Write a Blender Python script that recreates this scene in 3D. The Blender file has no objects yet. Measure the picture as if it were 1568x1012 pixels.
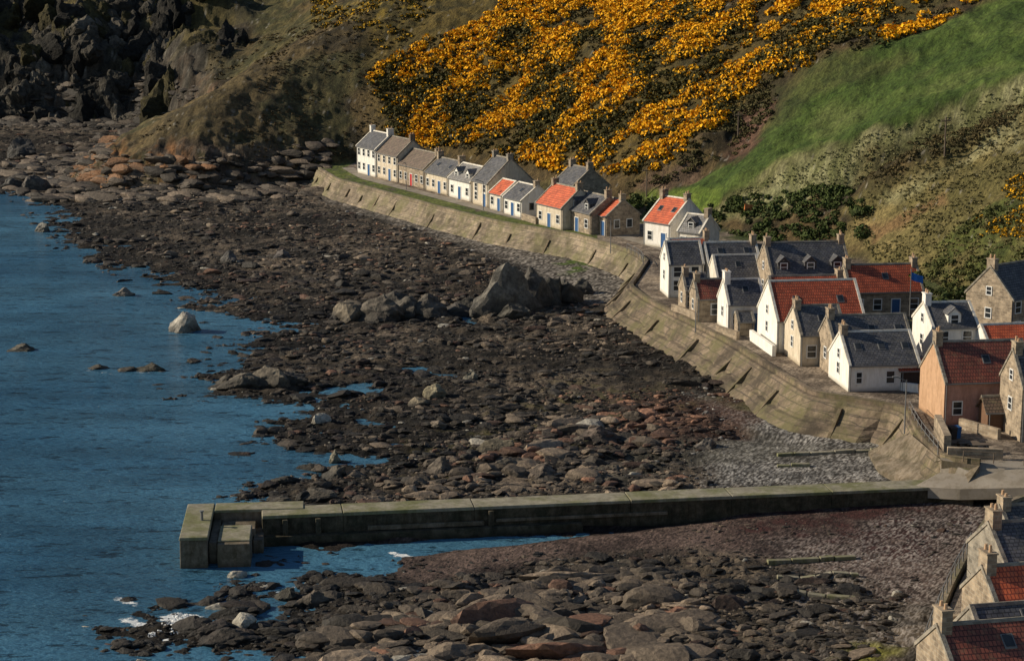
import bpy, math, numpy as np, random
from mathutils import Vector
rng=np.random.default_rng(7); random.seed(7)
scn=bpy.context.scene
# ---------------------------------------------------------------- camera model
F=3000.0; HC=45.0; TP=596.0/3000.0; PIT=math.atan(TP); CP=math.cos(PIT); SP=math.sin(PIT)
def P(u,v,z=0.0):
    dx=u-784.; dy=v-505.5
    t=(HC-z)/(F*SP+dy*CP)
    return np.array([dx*t,(F*CP-dy*SP)*t,z])
cam=bpy.data.cameras.new("camera"); camo=bpy.data.objects.new("camera",cam); scn.collection.objects.link(camo)
camo.location=(0,0,HC); camo.rotation_euler=(math.pi/2-PIT,0,0)
cam.sensor_width=36; cam.lens=F/1568*36; cam.clip_start=1; cam.clip_end=20000
scn.camera=camo
# ---------------------------------------------------------------- noise
def hsh(ix,iy,seed):
    n=(ix.astype(np.int64)*374761393+iy.astype(np.int64)*668265263+seed*1442695041)&0xffffffff
    n=((n^(n>>13))*1274126177)&0xffffffff
    n=((n^(n>>16))*2246822519)&0xffffffff
    n=n^(n>>15)
    return (n&0xffffff)/float(0xffffff)
def vn(x,y,seed=0):
    ix=np.floor(x); iy=np.floor(y); fx=x-ix; fy=y-iy
    fx=fx*fx*(3-2*fx); fy=fy*fy*(3-2*fy)
    a=hsh(ix,iy,seed);b=hsh(ix+1,iy,seed);c=hsh(ix,iy+1,seed);d=hsh(ix+1,iy+1,seed)
    return (a+(b-a)*fx)*(1-fy)+(c+(d-c)*fx)*fy
def fbm(x,y,o=4,seed=0):
    s=0;a=.5;t=0
    for i in range(o):
        s=s+a*vn(x*2**i+i*17.3,y*2**i-i*9.1,seed+i); t+=a; a*=.5
    return s/t
def ridged(x,y,o=4,seed=0):
    s=0;a=.5;t=0
    for i in range(o):
        s=s+a*(1-np.abs(2*vn(x*2**i+i*7.3,y*2**i,seed+i)-1)); t+=a; a*=.55
    return s/t
def sst(a,b,x):
    t=np.clip((x-a)/(b-a),0,1); return t*t*(3-2*t)
def sdf(x,y,poly):
    d=np.full(x.shape,1e18); ins=np.zeros(x.shape,bool); n=len(poly)
    for i in range(n):
        ax,ay=poly[i][0],poly[i][1]; bx,by=poly[(i+1)%n][0],poly[(i+1)%n][1]
        ex,ey=bx-ax,by-ay; px=x-ax; py=y-ay
        t=np.clip((px*ex+py*ey)/(ex*ex+ey*ey+1e-12),0,1)
        d=np.minimum(d,(px-ex*t)**2+(py-ey*t)**2)
        if ay!=by:
            c=((ay>y)!=(by>y))&(x<ex*(y-ay)/(by-ay)+ax)
            ins^=c
    d=np.sqrt(d); return np.where(ins,d,-d)
def ldist(x,y,pl):
    d=np.full(x.shape,1e18)
    for i in range(len(pl)-1):
        ax,ay=pl[i][0],pl[i][1]; ex,ey=pl[i+1][0]-ax,pl[i+1][1]-ay; px=x-ax; py=y-ay
        t=np.clip((px*ex+py*ey)/(ex*ex+ey*ey+1e-12),0,1)
        d=np.minimum(d,(px-ex*t)**2+(py-ey*t)**2)
    return np.sqrt(d)
# ---------------------------------------------------------------- site outlines: image pixels projected through the camera onto level planes
coast_px=[(-300,285),(0,290),(60,302),(110,335),(150,378),(200,405),(280,430),(335,452),(372,480),(465,492),(400,520),(362,545),(338,580),(350,600),(420,598),(500,585),(560,592),(545,620),(460,655),(450,685),(560,702),(540,722),(470,735),(425,748),(470,765),(500,790),(505,832),(575,842),(628,856),(636,866),(600,884),(520,902),(440,917),(395,938),(330,955),(275,962),(262,975),(320,990),(370,1008),(390,1040),(380,1200)]
COAST=[tuple(P(u,v,0)[:2]) for u,v in coast_px]+[(-20,40),(500,40),(500,1300),(-800,1300),(-800,500)]
COAST[0]=(-300,P(0,285,0)[1]); 
top_px=[(487,258),(515,275),(600,298),(680,320),(760,340),(830,352),(880,360),(930,374),(972,388),(988,400),(975,420),(962,438),(985,456),(1030,480),(1070,500),(1110,520),(1150,545),(1195,573),(1245,603),(1310,612),(1385,625),(1405,665),(1440,702),(1500,708),(1620,712)]
TOP=[tuple(P(u,v,4)[:2]) for u,v in top_px]
top2_px=[(1620,756),(1550,762),(1512,790),(1480,840),(1450,895),(1424,955),(1402,1015),(1370,1100)]
TOP2=[tuple(P(u,v,4)[:2]) for u,v in top2_px]
PLAT=TOP+TOP2+[(20,60),(300,60),(300,300),(100,330),(30,370),(-20,385),(-33,376)]
HILL=[(160,50),(98,120),(76,180),(59,222),(45,255),(29,284),(17,300),(6,325),(-7,345),(-20,362),(-30,369),(-36,362),(-41,357),(-57,350),(-74,354),(-84,370),(-86,398),(-76,430),(-80,455),(-95,478),(-130,484),(-180,476),(-260,482),(-700,482),(-700,1300),(600,1300),(600,50)]
PEB=[P(u,v,1)[:2] for u,v in [(500,292),(620,325),(720,350),(800,375),(900,400),(960,420),(975,450),(955,465),(900,462),(870,440),(800,408),(712,374),(610,343),(500,308)]]
PEB2=[P(u,v,1)[:2] for u,v in [(1060,600),(1120,615),(1240,635),(1320,650),(1420,715),(1400,735),(1200,742),(1090,738),(1080,690),(1150,660)]]
SAND=[P(u,v,.8)[:2] for u,v in [(480,838),(560,815),(740,812),(1000,790),(1240,758),(1560,748),(1600,800),(1480,860),(1470,900),(1380,930),(1300,880),(1180,850),(1060,838),(900,838),(760,860),(640,880)]]
CHAN=[P(u,v,.3)[:2] for u,v in [(560,838),(700,826),(820,818),(960,806),(1080,793)]]
POOLS=[[P(u,v,.3)[:2] for u,v in q] for q in [[(1130,672),(1220,682)],[(960,705),(1060,712)],[(700,480),(740,500)],[(560,640),(600,650)],[(420,690),(560,700)],[(1180,640),(1330,662)],[(640,560),(680,570)],[(1060,880),(1110,885)]]]
def H0(x,y,detail=True):
    dc=sdf(x,y,COAST); dp=sdf(x,y,PLAT); dh=sdf(x,y,HILL)
    peb=np.maximum.reduce([sst(-3,1,sdf(x,y,PEB)),sst(-3,1,sdf(x,y,PEB2)),sst(-3,2,sdf(x,y,SAND))])
    n1=fbm(x/14,y/14,3,3)-.5
    dcn=dc+n1*9*(1-peb)
    b=np.where(dcn>0,.06+1.6*(1-np.exp(-np.maximum(dcn,0)/52)),np.maximum(.075*dcn+.05,-3))
    amp=.62*(1-peb*.9)*sst(-22,0,dc)
    rk=ridged(x/5.2,y/3.6,4,21)-.55
    b=b+amp*rk*1.6
    b=b-.52*np.exp(-(ldist(x,y,CHAN)/1.6)**2)
    for q in POOLS: b=b-.6*np.exp(-(ldist(x,y,q)/1.5)**2)
    if detail: b=b+(amp*.7+.06)*(fbm(x*.9,y*.7,3,31)-.5)
    pl=sst(.25,.7,dp)
    wS=(1-sst(-72,-22,x))*(1-sst(418,445,y)); wC=(1-sst(-82,-58,x))*sst(415,445,y)
    slope=.70*(1-wS)+.42*wS; slope=slope*(1-wC)+.92*wC
    rocky=np.clip((1-sst(-44,-34,x))*1.0,0,1)
    d=np.maximum(dh,0)
    dn=d+ (fbm(x/22,y/22,4,51)-.5)*7*sst(0,14,d)+rocky*(ridged(x/7,y/7,4,77)-.5)*6*sst(0,5,d)*(.3+.1*wC)
    dn=np.maximum(dn,0)
    hh=80*(1-np.exp(-slope*dn/80))
    base=4*(1-rocky)+rocky*(.8+3.2*(1-np.exp(-d/6)))
    hh=hh+base+(ridged(x/9,y/16,3,91)-.5)*1.8*sst(2,14,d)
    cr=ridged(x/26+y/34,y/30,4,95)-.5
    hh=hh+wC*cr*19*sst(0,12,d)
    if detail: hh=hh+(fbm(x/1.6,y/1.6,3,61)-.5)*.75*sst(0,3,d)*(1+.8*wC+rocky*2.2*(1-sst(6,14,d)))
    h=b*(1-pl)+4.0*pl
    h=np.where(dh>0,np.maximum(hh,b),h)
    return h
FOLDS=[]
def H(x,y,detail=True):
    x=np.asarray(x,float); y=np.asarray(y,float)
    h=H0(x,y,detail)
    for pl,amp,sg in FOLDS:
        h=h+amp*np.exp(-(ldist(x,y,pl)/sg)**2)
    return h
YS=np.arange(90,760,.6)
def surf(u,v,fn=None):
    fn=fn or H
    dx=u-784.; dy=v-505.5
    t=YS/(F*CP-dy*SP); X=dx*t; Z=HC-(F*SP+dy*CP)*t
    h=fn(X,YS,False); k=np.argmax(h>=Z)
    if not (h[k]>=Z[k]): k=len(YS)-1
    return np.array([X[k],YS[k],h[k]])
def sp(pts,fn=None): return [tuple(surf(u,v,fn)[:2]) for u,v in pts]
f1=sp([(1160,150),(1115,225),(1050,262),(975,290)],H0)
f2=sp([(1568,135),(1400,190),(1260,243),(1140,290)],H0)
f3=sp([(1568,192),(1450,240),(1350,290)],H0)
f4=sp([(1520,185),(1430,215),(1330,262)],H0)
f5=sp([(1500,45),(1320,75),(1180,115)],H0)
FOLDS+= [(f1,-2.6,4.5),(f2,2.2,4.0),(f3,2.6,4.0),(f4,-2.2,3.5),(f5,1.2,4)]
# ---------------------------------------------------------------- materials
def newmat(name):
    m=bpy.data.materials.new(name); m.use_nodes=True
    nt=m.node_tree; b=nt.nodes['Principled BSDF']; return m,nt,b
def nd(nt,t,**k):
    n=nt.nodes.new(t)
    for a,v in k.items(): setattr(n,a,v)
    return n
def mixc(nt,fac,a,b,mode='MIX'):
    n=nd(nt,'ShaderNodeMix',data_type='RGBA',blend_type=mode)
    for s,val in ((0,fac),(6,a),(7,b)):
        if isinstance(val,(int,float)): n.inputs[s].default_value=val
        elif isinstance(val,tuple): n.inputs[s].default_value=(*val,1) if len(val)==3 else val
        else: nt.links.new(val,n.inputs[s])
    return n.outputs[2]
def noise(nt,vec,scale,det=4,rough=.55):
    n=nd(nt,'ShaderNodeTexNoise'); n.inputs['Scale'].default_value=scale; n.inputs['Detail'].default_value=det; n.inputs['Roughness'].default_value=rough
    if vec is not None: nt.links.new(vec,n.inputs['Vector'])
    return n.outputs['Fac']
def ramp(nt,fac,stops):
    r=nd(nt,'ShaderNodeValToRGB'); e=r.color_ramp.elements
    while len(e)<len(stops): e.new(.5)
    for i,(p,c) in enumerate(stops):
        e[i].position=p; e[i].color=(c,c,c,1) if isinstance(c,(int,float)) else (*c,1)
    nt.links.new(fac,r.inputs[0]); return r.outputs[0]
def coord(nt,kind='Object',scale=(1,1,1),rot=(0,0,0)):
    t=nd(nt,'ShaderNodeTexCoord'); m=nd(nt,'ShaderNodeMapping'); m.inputs['Scale'].default_value=scale; m.inputs['Rotation'].default_value=rot
    nt.links.new(t.outputs[kind],m.inputs['Vector']); return m.outputs[0]
def bump(nt,b,h,strength,dist):
    n=nd(nt,'ShaderNodeBump'); n.inputs['Strength'].default_value=strength; n.inputs['Distance'].default_value=dist
    nt.links.new(h,n.inputs['Height']); nt.links.new(n.outputs[0],b.inputs['Normal']); return n
def attrmat(name,nscale=1.5,lo=.55,hi=1.45,rough=.9,bs=.6,bd=.25,spec=.3):
    m,nt,b=newmat(name); a=nd(nt,'ShaderNodeAttribute',attribute_name='Col'); c=coord(nt)
    n=noise(nt,c,nscale,8,.7); r=ramp(nt,n,[(.3,lo),(.7,hi)])
    nt.links.new(mixc(nt,1.0,a.outputs['Color'],r,'MULTIPLY'),b.inputs['Base Color'])
    b.inputs['Roughness'].default_value=rough; b.inputs['Specular IOR Level'].default_value=spec
    if bs: bump(nt,b,n,bs,bd)
    return m
M={}
M['terrain']=attrmat('terrain_ground',1.7,.45,1.55,.92,1.0,.5,.25)
M['rock']=attrmat('boulder_rock',2.8,.4,1.6,.72,.9,.18,.45)
M['cliff']=attrmat('cliff_rock',.8,.25,1.9,.9,1.0,1.3,.2)
M['leaf']=attrmat('foliage',3,.7,1.3,.8,0,0,.2)
def plain(name,col,var=.15,scale=3,rough=.85,bs=.3,bd=.02,dirt=.0,spec=.3,tint=None,tsc=.6):
    m,nt,b=newmat(name); c=coord(nt); n=noise(nt,c,scale,6,.65)
    r=ramp(nt,n,[(.3,tuple(x*(1-var) for x in col)),(.7,tuple(min(1,x*(1+var)) for x in col))])
    if tint:
        n3=noise(nt,coord(nt,'Object',(1,1,1)),tsc,6,.75); r=mixc(nt,ramp(nt,n3,[(.44,0.),(.6,.9)]),r,tint)
    if dirt:
        n2=noise(nt,coord(nt,'Object',(1.6,1.6,.35)),1.3,6,.75); d=ramp(nt,n2,[(.42,(1,1,1)),(.72,(1-dirt,1-dirt*1.1,1-dirt*1.3))])
        r=mixc(nt,1.0,r,d,'MULTIPLY')
        s=nd(nt,'ShaderNodeSeparateXYZ'); nt.links.new(c,s.inputs[0]); a2=nd(nt,'ShaderNodeMath',operation='ADD'); nt.links.new(s.outputs[2],a2.inputs[0]); nt.links.new(n2,a2.inputs[1])
        r=mixc(nt,1.0,r,ramp(nt,a2.outputs[0],[(.45,(.55,.52,.45)),(.95,(1,1,1))]),'MULTIPLY')
    nt.links.new(r,b.inputs['Base Color']); b.inputs['Roughness'].default_value=rough; b.inputs['Specular IOR Level'].default_value=spec
    bump(nt,b,n,bs,bd); return m
def stone(name,c1,c2,mortar,sc=1.0,bw=.55,rh=.26,tint=None,dark=0.6):
    m,nt,b=newmat(name)
    t=nd(nt,'ShaderNodeTexCoord'); s=nd(nt,'ShaderNodeSeparateXYZ'); nt.links.new(t.outputs['Object'],s.inputs[0])
    ad=nd(nt,'ShaderNodeMath',operation='ADD'); nt.links.new(s.outputs[0],ad.inputs[0]); nt.links.new(s.outputs[1],ad.inputs[1])
    cb=nd(nt,'ShaderNodeCombineXYZ'); nt.links.new(ad.outputs[0],cb.inputs[0]); nt.links.new(s.outputs[2],cb.inputs[1])
    br=nd(nt,'ShaderNodeTexBrick'); nt.links.new(cb.outputs[0],br.inputs['Vector'])
    br.inputs['Color1'].default_value=(*c1,1); br.inputs['Color2'].default_value=(*c2,1); br.inputs['Mortar'].default_value=(*mortar,1)
    br.inputs['Scale'].default_value=sc; br.inputs['Brick Width'].default_value=bw; br.inputs['Row Height'].default_value=rh; br.inputs['Mortar Size'].default_value=.025
    n=noise(nt,t.outputs['Object'],1.3,6,.7); r=ramp(nt,n,[(.3,.5),(.7,1.4)])
    c=mixc(nt,1.0,br.outputs[0],r,'MULTIPLY')
    if tint:
        n3=noise(nt,t.outputs['Object'],.23,6,.75); c=mixc(nt,ramp(nt,n3,[(.44,0.),(.6,.85)]),c,tint)
        n4=noise(nt,t.outputs['Object'],.16,6,.75); c=mixc(nt,ramp(nt,n4,[(.47,0.),(.6,dark)]),c,(.055,.042,.028))
    nt.links.new(c,b.inputs['Base Color']); b.inputs['Roughness'].default_value=.92
    bump(nt,b,n,.7,.12); return m
def roofm(name,c1,c2,mortar,w,h,bd=.05,lich=(.25,.22,.12)):
    m,nt,b=newmat(name); t=nd(nt,'ShaderNodeTexCoord')
    br=nd(nt,'ShaderNodeTexBrick'); nt.links.new(t.outputs['Object'],br.inputs['Vector'])
    br.inputs['Color1'].default_value=(*c1,1); br.inputs['Color2'].default_value=(*c2,1); br.inputs['Mortar'].default_value=(*mortar,1)
    br.inputs['Scale'].default_value=1; br.inputs['Brick Width'].default_value=w; br.inputs['Row Height'].default_value=h; br.inputs['Mortar Size'].default_value=.03; br.inputs['Bias'].default_value=0
    n=noise(nt,t.outputs['Object'],.9,7,.7); r=ramp(nt,n,[(.3,.55),(.7,1.4)])
    c=mixc(nt,1.0,br.outputs[0],r,'MULTIPLY')
    n2=noise(nt,t.outputs['Object'],2.7,5,.7); f=ramp(nt,n2,[(.52,0.0),(.7,.6)])
    c=mixc(nt,f,c,lich)
    nt.links.new(c,b.inputs['Base Color']); b.inputs['Roughness'].default_value=.65
    bump(nt,b,br.outputs['Fac'],-.6,bd); return m
M['white']=plain('white_harling',(.84,.82,.77),.06,2,dirt=.25)
M['white2']=plain('weathered_white_harling',(.74,.70,.62),.12,2,dirt=.4)
M['cream']=plain('cream_harling',(.66,.58,.46),.15,2,dirt=.35)
M['pinkw']=plain('pink_render',(.50,.28,.22),.15,2,dirt=.35)
M['litpinkw']=plain('sunlit_pink_render',(.54,.34,.21),.15,2,dirt=.35)  # pink house's sunlit gable, the warm light put into the render colour
M['stone']=stone('sandstone_rubble',(.42,.33,.23),(.22,.17,.12),(.34,.29,.22))
M['stone2']=stone('grey_stone',(.33,.29,.23),(.18,.16,.13),(.27,.25,.21))
M['slate']=roofm('slate_roof',(.135,.135,.145),(.075,.078,.09),(.035,.035,.04),.35,.22,.05,(.24,.22,.17))
M['lslate']=roofm('pale_slate_roof',(.30,.29,.28),(.20,.19,.19),(.10,.10,.10),.35,.22)
M['brownr']=roofm('weathered_tile_roof',(.22,.15,.11),(.14,.10,.075),(.05,.04,.03),.3,.25)
M['red']=roofm('red_pantile_roof',(.56,.12,.05),(.38,.075,.03),(.12,.025,.015),.24,.30,.08,(.28,.12,.07))
M['orange']=roofm('orange_pantile_roof',(.78,.17,.06),(.62,.12,.045),(.24,.04,.02),.24,.30,.08,(.5,.16,.08))
M['dred']=roofm('dark_red_pantile_roof',(.30,.085,.05),(.20,.06,.04),(.07,.02,.015),.24,.30,.08,(.24,.16,.09))
M['timber']=plain('dark_timber',(.05,.035,.03),.2,4)
M['brownt']=plain('brown_timber',(.16,.09,.055),.2,4)
M['frame']=plain('painted_frame',(.75,.75,.73),.05,3,.5)
M['reddoor']=plain('red_door_paint',(.45,.03,.03),.05,3,.5)
M['bluedoor']=plain('blue_door_paint',(.03,.10,.25),.05,3,.5)
M['pot']=plain('clay_chimney_pot',(.5,.33,.2),.15,3)
M['concrete']=plain('weathered_concrete',(.22,.18,.135),.4,.8,.9,.8,.1,.5,tint=(.10,.085,.055))
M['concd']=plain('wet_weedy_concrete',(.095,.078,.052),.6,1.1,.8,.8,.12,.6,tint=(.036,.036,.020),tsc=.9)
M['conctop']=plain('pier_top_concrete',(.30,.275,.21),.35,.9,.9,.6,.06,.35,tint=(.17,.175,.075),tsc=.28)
M['metal']=plain('galvanised_metal',(.18,.18,.18),.1,3,.5)
M['wood']=plain('weathered_pole_wood',(.13,.10,.075),.2,3)
M['bark']=plain('bark',(.10,.075,.05),.3,5)
M['blueflag']=plain('blue_flag_cloth',(.03,.15,.5),.1,3)
M['rust']=plain('orange_tarp',(.5,.17,.05),.2,3)
M['walls']=stone('seawall_stone',(.36,.285,.20),(.24,.19,.135),(.18,.15,.11),.5,.7,.35,tint=(.15,.14,.06))
M['wallsn']=stone('shaded_grassy_revetment',(.25,.19,.13),(.16,.12,.085),(.10,.08,.06),.5,.7,.35,tint=(.12,.11,.045),dark=.9)  # darker copy of the seawall stone: grass tint plus shadow put into the colour
M['butt']=plain('buttress_stone',(.20,.155,.105),.4,1.5,.9,.6,.08,.4,tint=(.10,.09,.045))
m,nt,b=newmat('window_glass'); b.inputs['Roughness'].default_value=.08; 
nt.links.new(ramp(nt,noise(nt,coord(nt),1,2),[(.3,(.015,.02,.025)),(.7,(.05,.055,.06))]),b.inputs['Base Color']); M['glass']=m
# ---------------------------------------------------------------- mesh helpers
def arr_mesh(name,V,Fc,mat,col=None,dom='POINT',smooth=False,link=True):
    me=bpy.data.meshes.new(name); V=np.asarray(V,np.float32); Fc=np.asarray(Fc,np.int32); k=Fc.shape[1]
    me.vertices.add(len(V)); me.vertices.foreach_set('co',V.ravel())
    me.loops.add(Fc.size); me.loops.foreach_set('vertex_index',Fc.ravel())
    me.polygons.add(len(Fc)); me.polygons.foreach_set('loop_start',np.arange(0,Fc.size,k,dtype=np.int32))
    me.polygons.foreach_set('use_smooth',np.full(len(Fc),smooth,bool))
    me.update(calc_edges=True)
    if col is not None:
        a=me.attributes.new('Col','FLOAT_COLOR',dom); c=np.ones((len(col),4),np.float32); c[:,:3]=col; a.data.foreach_set('color',c.ravel())
    me.materials.append(mat); o=bpy.data.objects.new(name,me)
    if link: scn.collection.objects.link(o)
    return o
def fan(y0,y1,nr,k0,k1,nc):
    Y=y0*(y1/y0)**(np.arange(nr)/(nr-1)); K=np.linspace(k0,k1,nc)
    yy,kk=np.meshgrid(Y,K,indexing='ij'); x=(kk*yy).ravel(); y=yy.ravel()
    i=np.arange(nr-1)[:,None]*nc+np.arange(nc-1)[None,:]; i=i.ravel()
    return x,y,np.stack([i,i+1,i+nc+1,i+nc],1)
class MB:
    def __init__(s): s.v=[];s.f=[]
    def add(s,vs,fs):
        n=len(s.v); s.v+=[tuple(map(float,p)) for p in vs]; s.f+=[tuple(i+n for i in f) for f in fs]
    def hexa(s,b,t):
        s.add(list(b)+list(t),[(3,2,1,0),(4,5,6,7),(0,1,5,4),(1,2,6,5),(2,3,7,6),(3,0,4,7)])
    def box(s,x0,x1,y0,y1,z0,z1,tp=0):
        s.hexa([(x0,y0,z0),(x1,y0,z0),(x1,y1,z0),(x0,y1,z0)],[(x0+tp,y0+tp,z1),(x1-tp,y0+tp,z1),(x1-tp,y1-tp,z1),(x0+tp,y1-tp,z1)])
    def cyl(s,x,y,z0,z1,r0,r1=None,n=8):
        r1=r0 if r1 is None else r1
        a=[(x+r0*math.cos(i*6.2832/n),y+r0*math.sin(i*6.2832/n),z0) for i in range(n)]
        c=[(x+r1*math.cos(i*6.2832/n),y+r1*math.sin(i*6.2832/n),z1) for i in range(n)]
        s.add(a+c,[tuple(range(n))[::-1],tuple(range(n,2*n))]+[(i,(i+1)%n,n+(i+1)%n,n+i) for i in range(n)])
    def tube(s,p,q,r0,r1,n=6):
        p=Vector(p);q=Vector(q);d=(q-p).normalized(); a=d.orthogonal().normalized(); b=d.cross(a)
        A=[p+a*r0*math.cos(i*6.2832/n)+b*r0*math.sin(i*6.2832/n) for i in range(n)]
        B=[q+a*r1*math.cos(i*6.2832/n)+b*r1*math.sin(i*6.2832/n) for i in range(n)]
        s.add(A+B,[tuple(range(n))[::-1],tuple(range(n,2*n))]+[(i,(i+1)%n,n+(i+1)%n,n+i) for i in range(n)])
    def obj(s,name,mat,parent=None,loc=None,rz=0,bevel=0):
        me=bpy.data.meshes.new(name); me.from_pydata(s.v,[],s.f); me.update()
        me.materials.append(M[mat]); o=bpy.data.objects.new(name,me); scn.collection.objects.link(o)
        if parent: o.parent=parent
        if loc is not None: o.location=loc; o.rotation_euler=(0,0,rz)
        if bevel:
            md=o.modifiers.new('b','BEVEL'); md.width=bevel; md.segments=2
        return o
def empty(name,loc,rz=0):
    e=bpy.data.objects.new(name,None); scn.collection.objects.link(e); e.location=loc; e.rotation_euler=(0,0,rz); e.empty_display_size=.5; return e
# ---------------------------------------------------------------- terrain
x,y,Fq=fan(80,760,1150,-.42,.42,900)
h=H(x,y)
dc=sdf(x,y,COAST); dp=sdf(x,y,PLAT); dh=sdf(x,y,HILL)
wx=x+(fbm(x/5,y/5,3,5)-.5)*7; wy=y+(fbm(x/5,y/5,3,6)-.5)*7
wx2=x+(fbm(x/2,y/2,3,15)-.5)*3; wy2=y+(fbm(x/2,y/2,3,16)-.5)*3
N1=fbm(x/7,y/7,4,11); N2=fbm(x/1.7,y/1.7,4,12); N3=fbm(x*1.6,y*1.6,2,13); R=rng.random(len(x)); NB=fbm(x/19,y/13,4,14)
def L3(a,b,t): return np.asarray(a)*(1-t[:,None])+np.asarray(b)*t[:,None]
c=L3((.020,.017,.013),(.115,.090,.065),sst(.38,.68,N1*.4+N2*.6))
c=c*(.6+.9*sst(.38,.62,NB))[:,None]
wet=1-sst(.05,.75,h); c=c*(1-.6*wet)[:,None]
c=c*(1-.35*(1-sst(-2,10,dc)))[:,None]
def zone(pts,soft=1.5,z=None,w=True):
    p=sp(pts) if z is None else [P(u,v,z)[:2] for u,v in pts]
    return sst(-soft,soft,sdf(wx2 if not w else wx,wy2 if not w else wy,p))
def put(c,t,col1,col2=None,nn=None):
    col=np.asarray(col1)[None,:] if col2 is None else L3(col1,col2,sst(.3,.7,N2 if nn is None else nn))
    return c*(1-t[:,None])+col*t[:,None]
speck=sst(.35,.8,R)
def zb(poly,soft): return sst(-soft,soft,sdf(wx2,wy2,poly))
t=zb(PEB,2.5)*.85; c=c*(1-t[:,None])+L3((.07,.06,.05),(.40,.36,.31),np.clip(speck*N2*1.7,0,1))*t[:,None]
t=zb(SAND,2); c=c*(1-t[:,None])+L3((.040,.026,.023),(.155,.108,.090),sst(.35,.65,N1*.5+N2*.3+R*.2))*t[:,None]
t=zb(PEB2,2.5)*.9; c=c*(1-t[:,None])+L3((.07,.065,.06),(.46,.44,.41),np.clip(speck*N2*1.6,0,1))*t[:,None]
bz=.9
c=put(c,zone([(1090,768),(1240,760),(1400,765),(1460,800),(1440,850),(1380,850),(1300,822),(1180,830),(1100,815)],2,bz)*sst(.38,.6,N2*.6+N1*.4)*.95,(.028,.010,.010),(.06,.022,.02))
c=put(c,zone([(940,610),(1120,600),(1180,630),(1090,680),(960,670)],2,bz)*.7,(.05,.02,.014),(.10,.045,.03))
c=put(c,zone([(870,690),(1160,668),(1340,690),(1370,705),(1180,700),(900,735)],1.5,bz)*.5,(.07,.065,.05),(.16,.15,.12))
c=put(c,zone([(1200,830),(1500,760),(1560,800),(1490,870),(1440,1010),(1230,1010)],3,bz)*.7*speck*np.clip(N2*1.6,0,1),(.36,.32,.29))
c=put(c,zone([(850,395),(905,372),(920,380),(885,425),(860,420)],1,1)*sst(.4,.6,N2),(.08,.13,.02))
c=put(c,zone([(560,690),(900,560),(1100,600),(900,690),(700,740)],4,1)*sst(.55,.68,N2)*.6,(.07,.065,.02))
c=put(c,zone([(1280,1000),(1360,995),(1370,1040),(1270,1040)],1,bz),(.20,.19,.04))
c=put(c,zone([(1100,590),(1240,625),(1330,650),(1390,700),(1300,660),(1120,625)],1.2,1)*.8*sst(.35,.6,N2),(.17,.15,.06),(.10,.10,.035))
c=c*(1-.5*(1-sst(-.05,.25,h)))[:,None]
beach=c.copy()
pc=L3((.14,.11,.085),(.32,.26,.20),sst(.38,.62,N2*.6+N1*.4))
tg=((x<12)&(dp>.4)&(dp<4.4)).astype(float)*sst(.2,.4,N2); pc=put(pc,tg,(.07,.11,.02),(.15,.17,.045))
tg=((x<14)&(dp>8)).astype(float); pc=put(pc,tg,(.05,.06,.02),(.09,.09,.035))
tg=((y>200)&(x>14)&(dp>16)).astype(float)*sst(.4,.6,N1); pc=put(pc,tg,(.05,.07,.02),(.10,.11,.035))
# hill
hc=L3((.036,.028,.014),(.12,.084,.036),sst(.38,.64,N1*.5+N2*.5))  # heath's own brown, darkened to stand in for cloud shade on the slopes
hc=put(hc,sst(.5,.62,NB)*.6,(.05,.055,.018),(.11,.10,.035))
spur=(1-sst(-60,-25,x))*(1-sst(425,450,y))
hc=put(hc,spur*.9,(.055,.043,.021),(.150,.112,.050),N1*.5+N2*.5)
hc=put(hc,spur*sst(.5,.62,NB)*.6,(.045,.048,.02),(.10,.10,.04))
hc=put(hc,zone([(560,0),(1450,0),(1180,110),(1110,200),(1000,262),(900,262),(780,240),(600,205),(560,150)],4)*.8,(.05,.042,.014),(.15,.105,.025),N1*.4+N2*.6)
green=zone([(1180,205),(1220,130),(1330,75),(1568,-10),(1640,-20),(1640,120),(1568,130),(1420,178),(1260,238),(1150,275),(1060,315),(990,312),(1000,295),(1080,265),(1150,230)],1.6)
hc=put(hc,green,(.042,.074,.013),(.088,.130,.026),N1*.5+N2*.5)
hc=put(hc,green*sst(.5,.68,N1*.6+NB*.4)*.6,(.10,.12,.035),(.14,.155,.055))
dull_brush=zone([(1180,140),(1230,105),(1400,75),(1380,95),(1260,150),(1190,200)],1.5); hc=put(hc,dull_brush*.7,(.05,.06,.018),(.08,.085,.025))  # olive brush strip, duller than the pasture grass
pale=zone([(1640,100),(1568,128),(1420,180),(1260,238),(1130,290),(1090,325),(1200,330),(1300,285),(1450,225),(1568,180),(1640,160)],1.6)
hc=put(hc,pale,(.16,.165,.065),(.30,.29,.15),N2)
hc=put(hc,zone([(1560,160),(1440,200),(1300,245),(1290,285),(1420,245),(1540,205)],1.5)*.9,(.055,.05,.02),(.13,.11,.045))
low=zone([(1640,165),(1568,182),(1430,240),(1330,295),(1280,330),(1330,400),(1568,480),(1640,480)],1.8)
hc=put(hc,low,(.12,.105,.036),(.26,.205,.082),N1*.6+N2*.4)
hc=put(hc,zone([(1568,190),(1430,248),(1340,300),(1350,315),(1450,265),(1568,212)],1.2),(.18,.17,.08),(.30,.275,.14))
hc=put(hc,zone([(1400,380),(1500,310),(1568,280),(1568,440),(1430,430)],2)*sst(.45,.6,N1),(.06,.075,.018),(.11,.12,.03))
hc=put(hc,zone([(1320,345),(1440,300),(1450,312),(1340,372)],1)*.8,(.22,.13,.06))
hc=put(hc,zone([(1125,160),(1180,160),(1170,215),(1120,240)],1.2),(.10,.055,.035),(.18,.10,.07))
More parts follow.
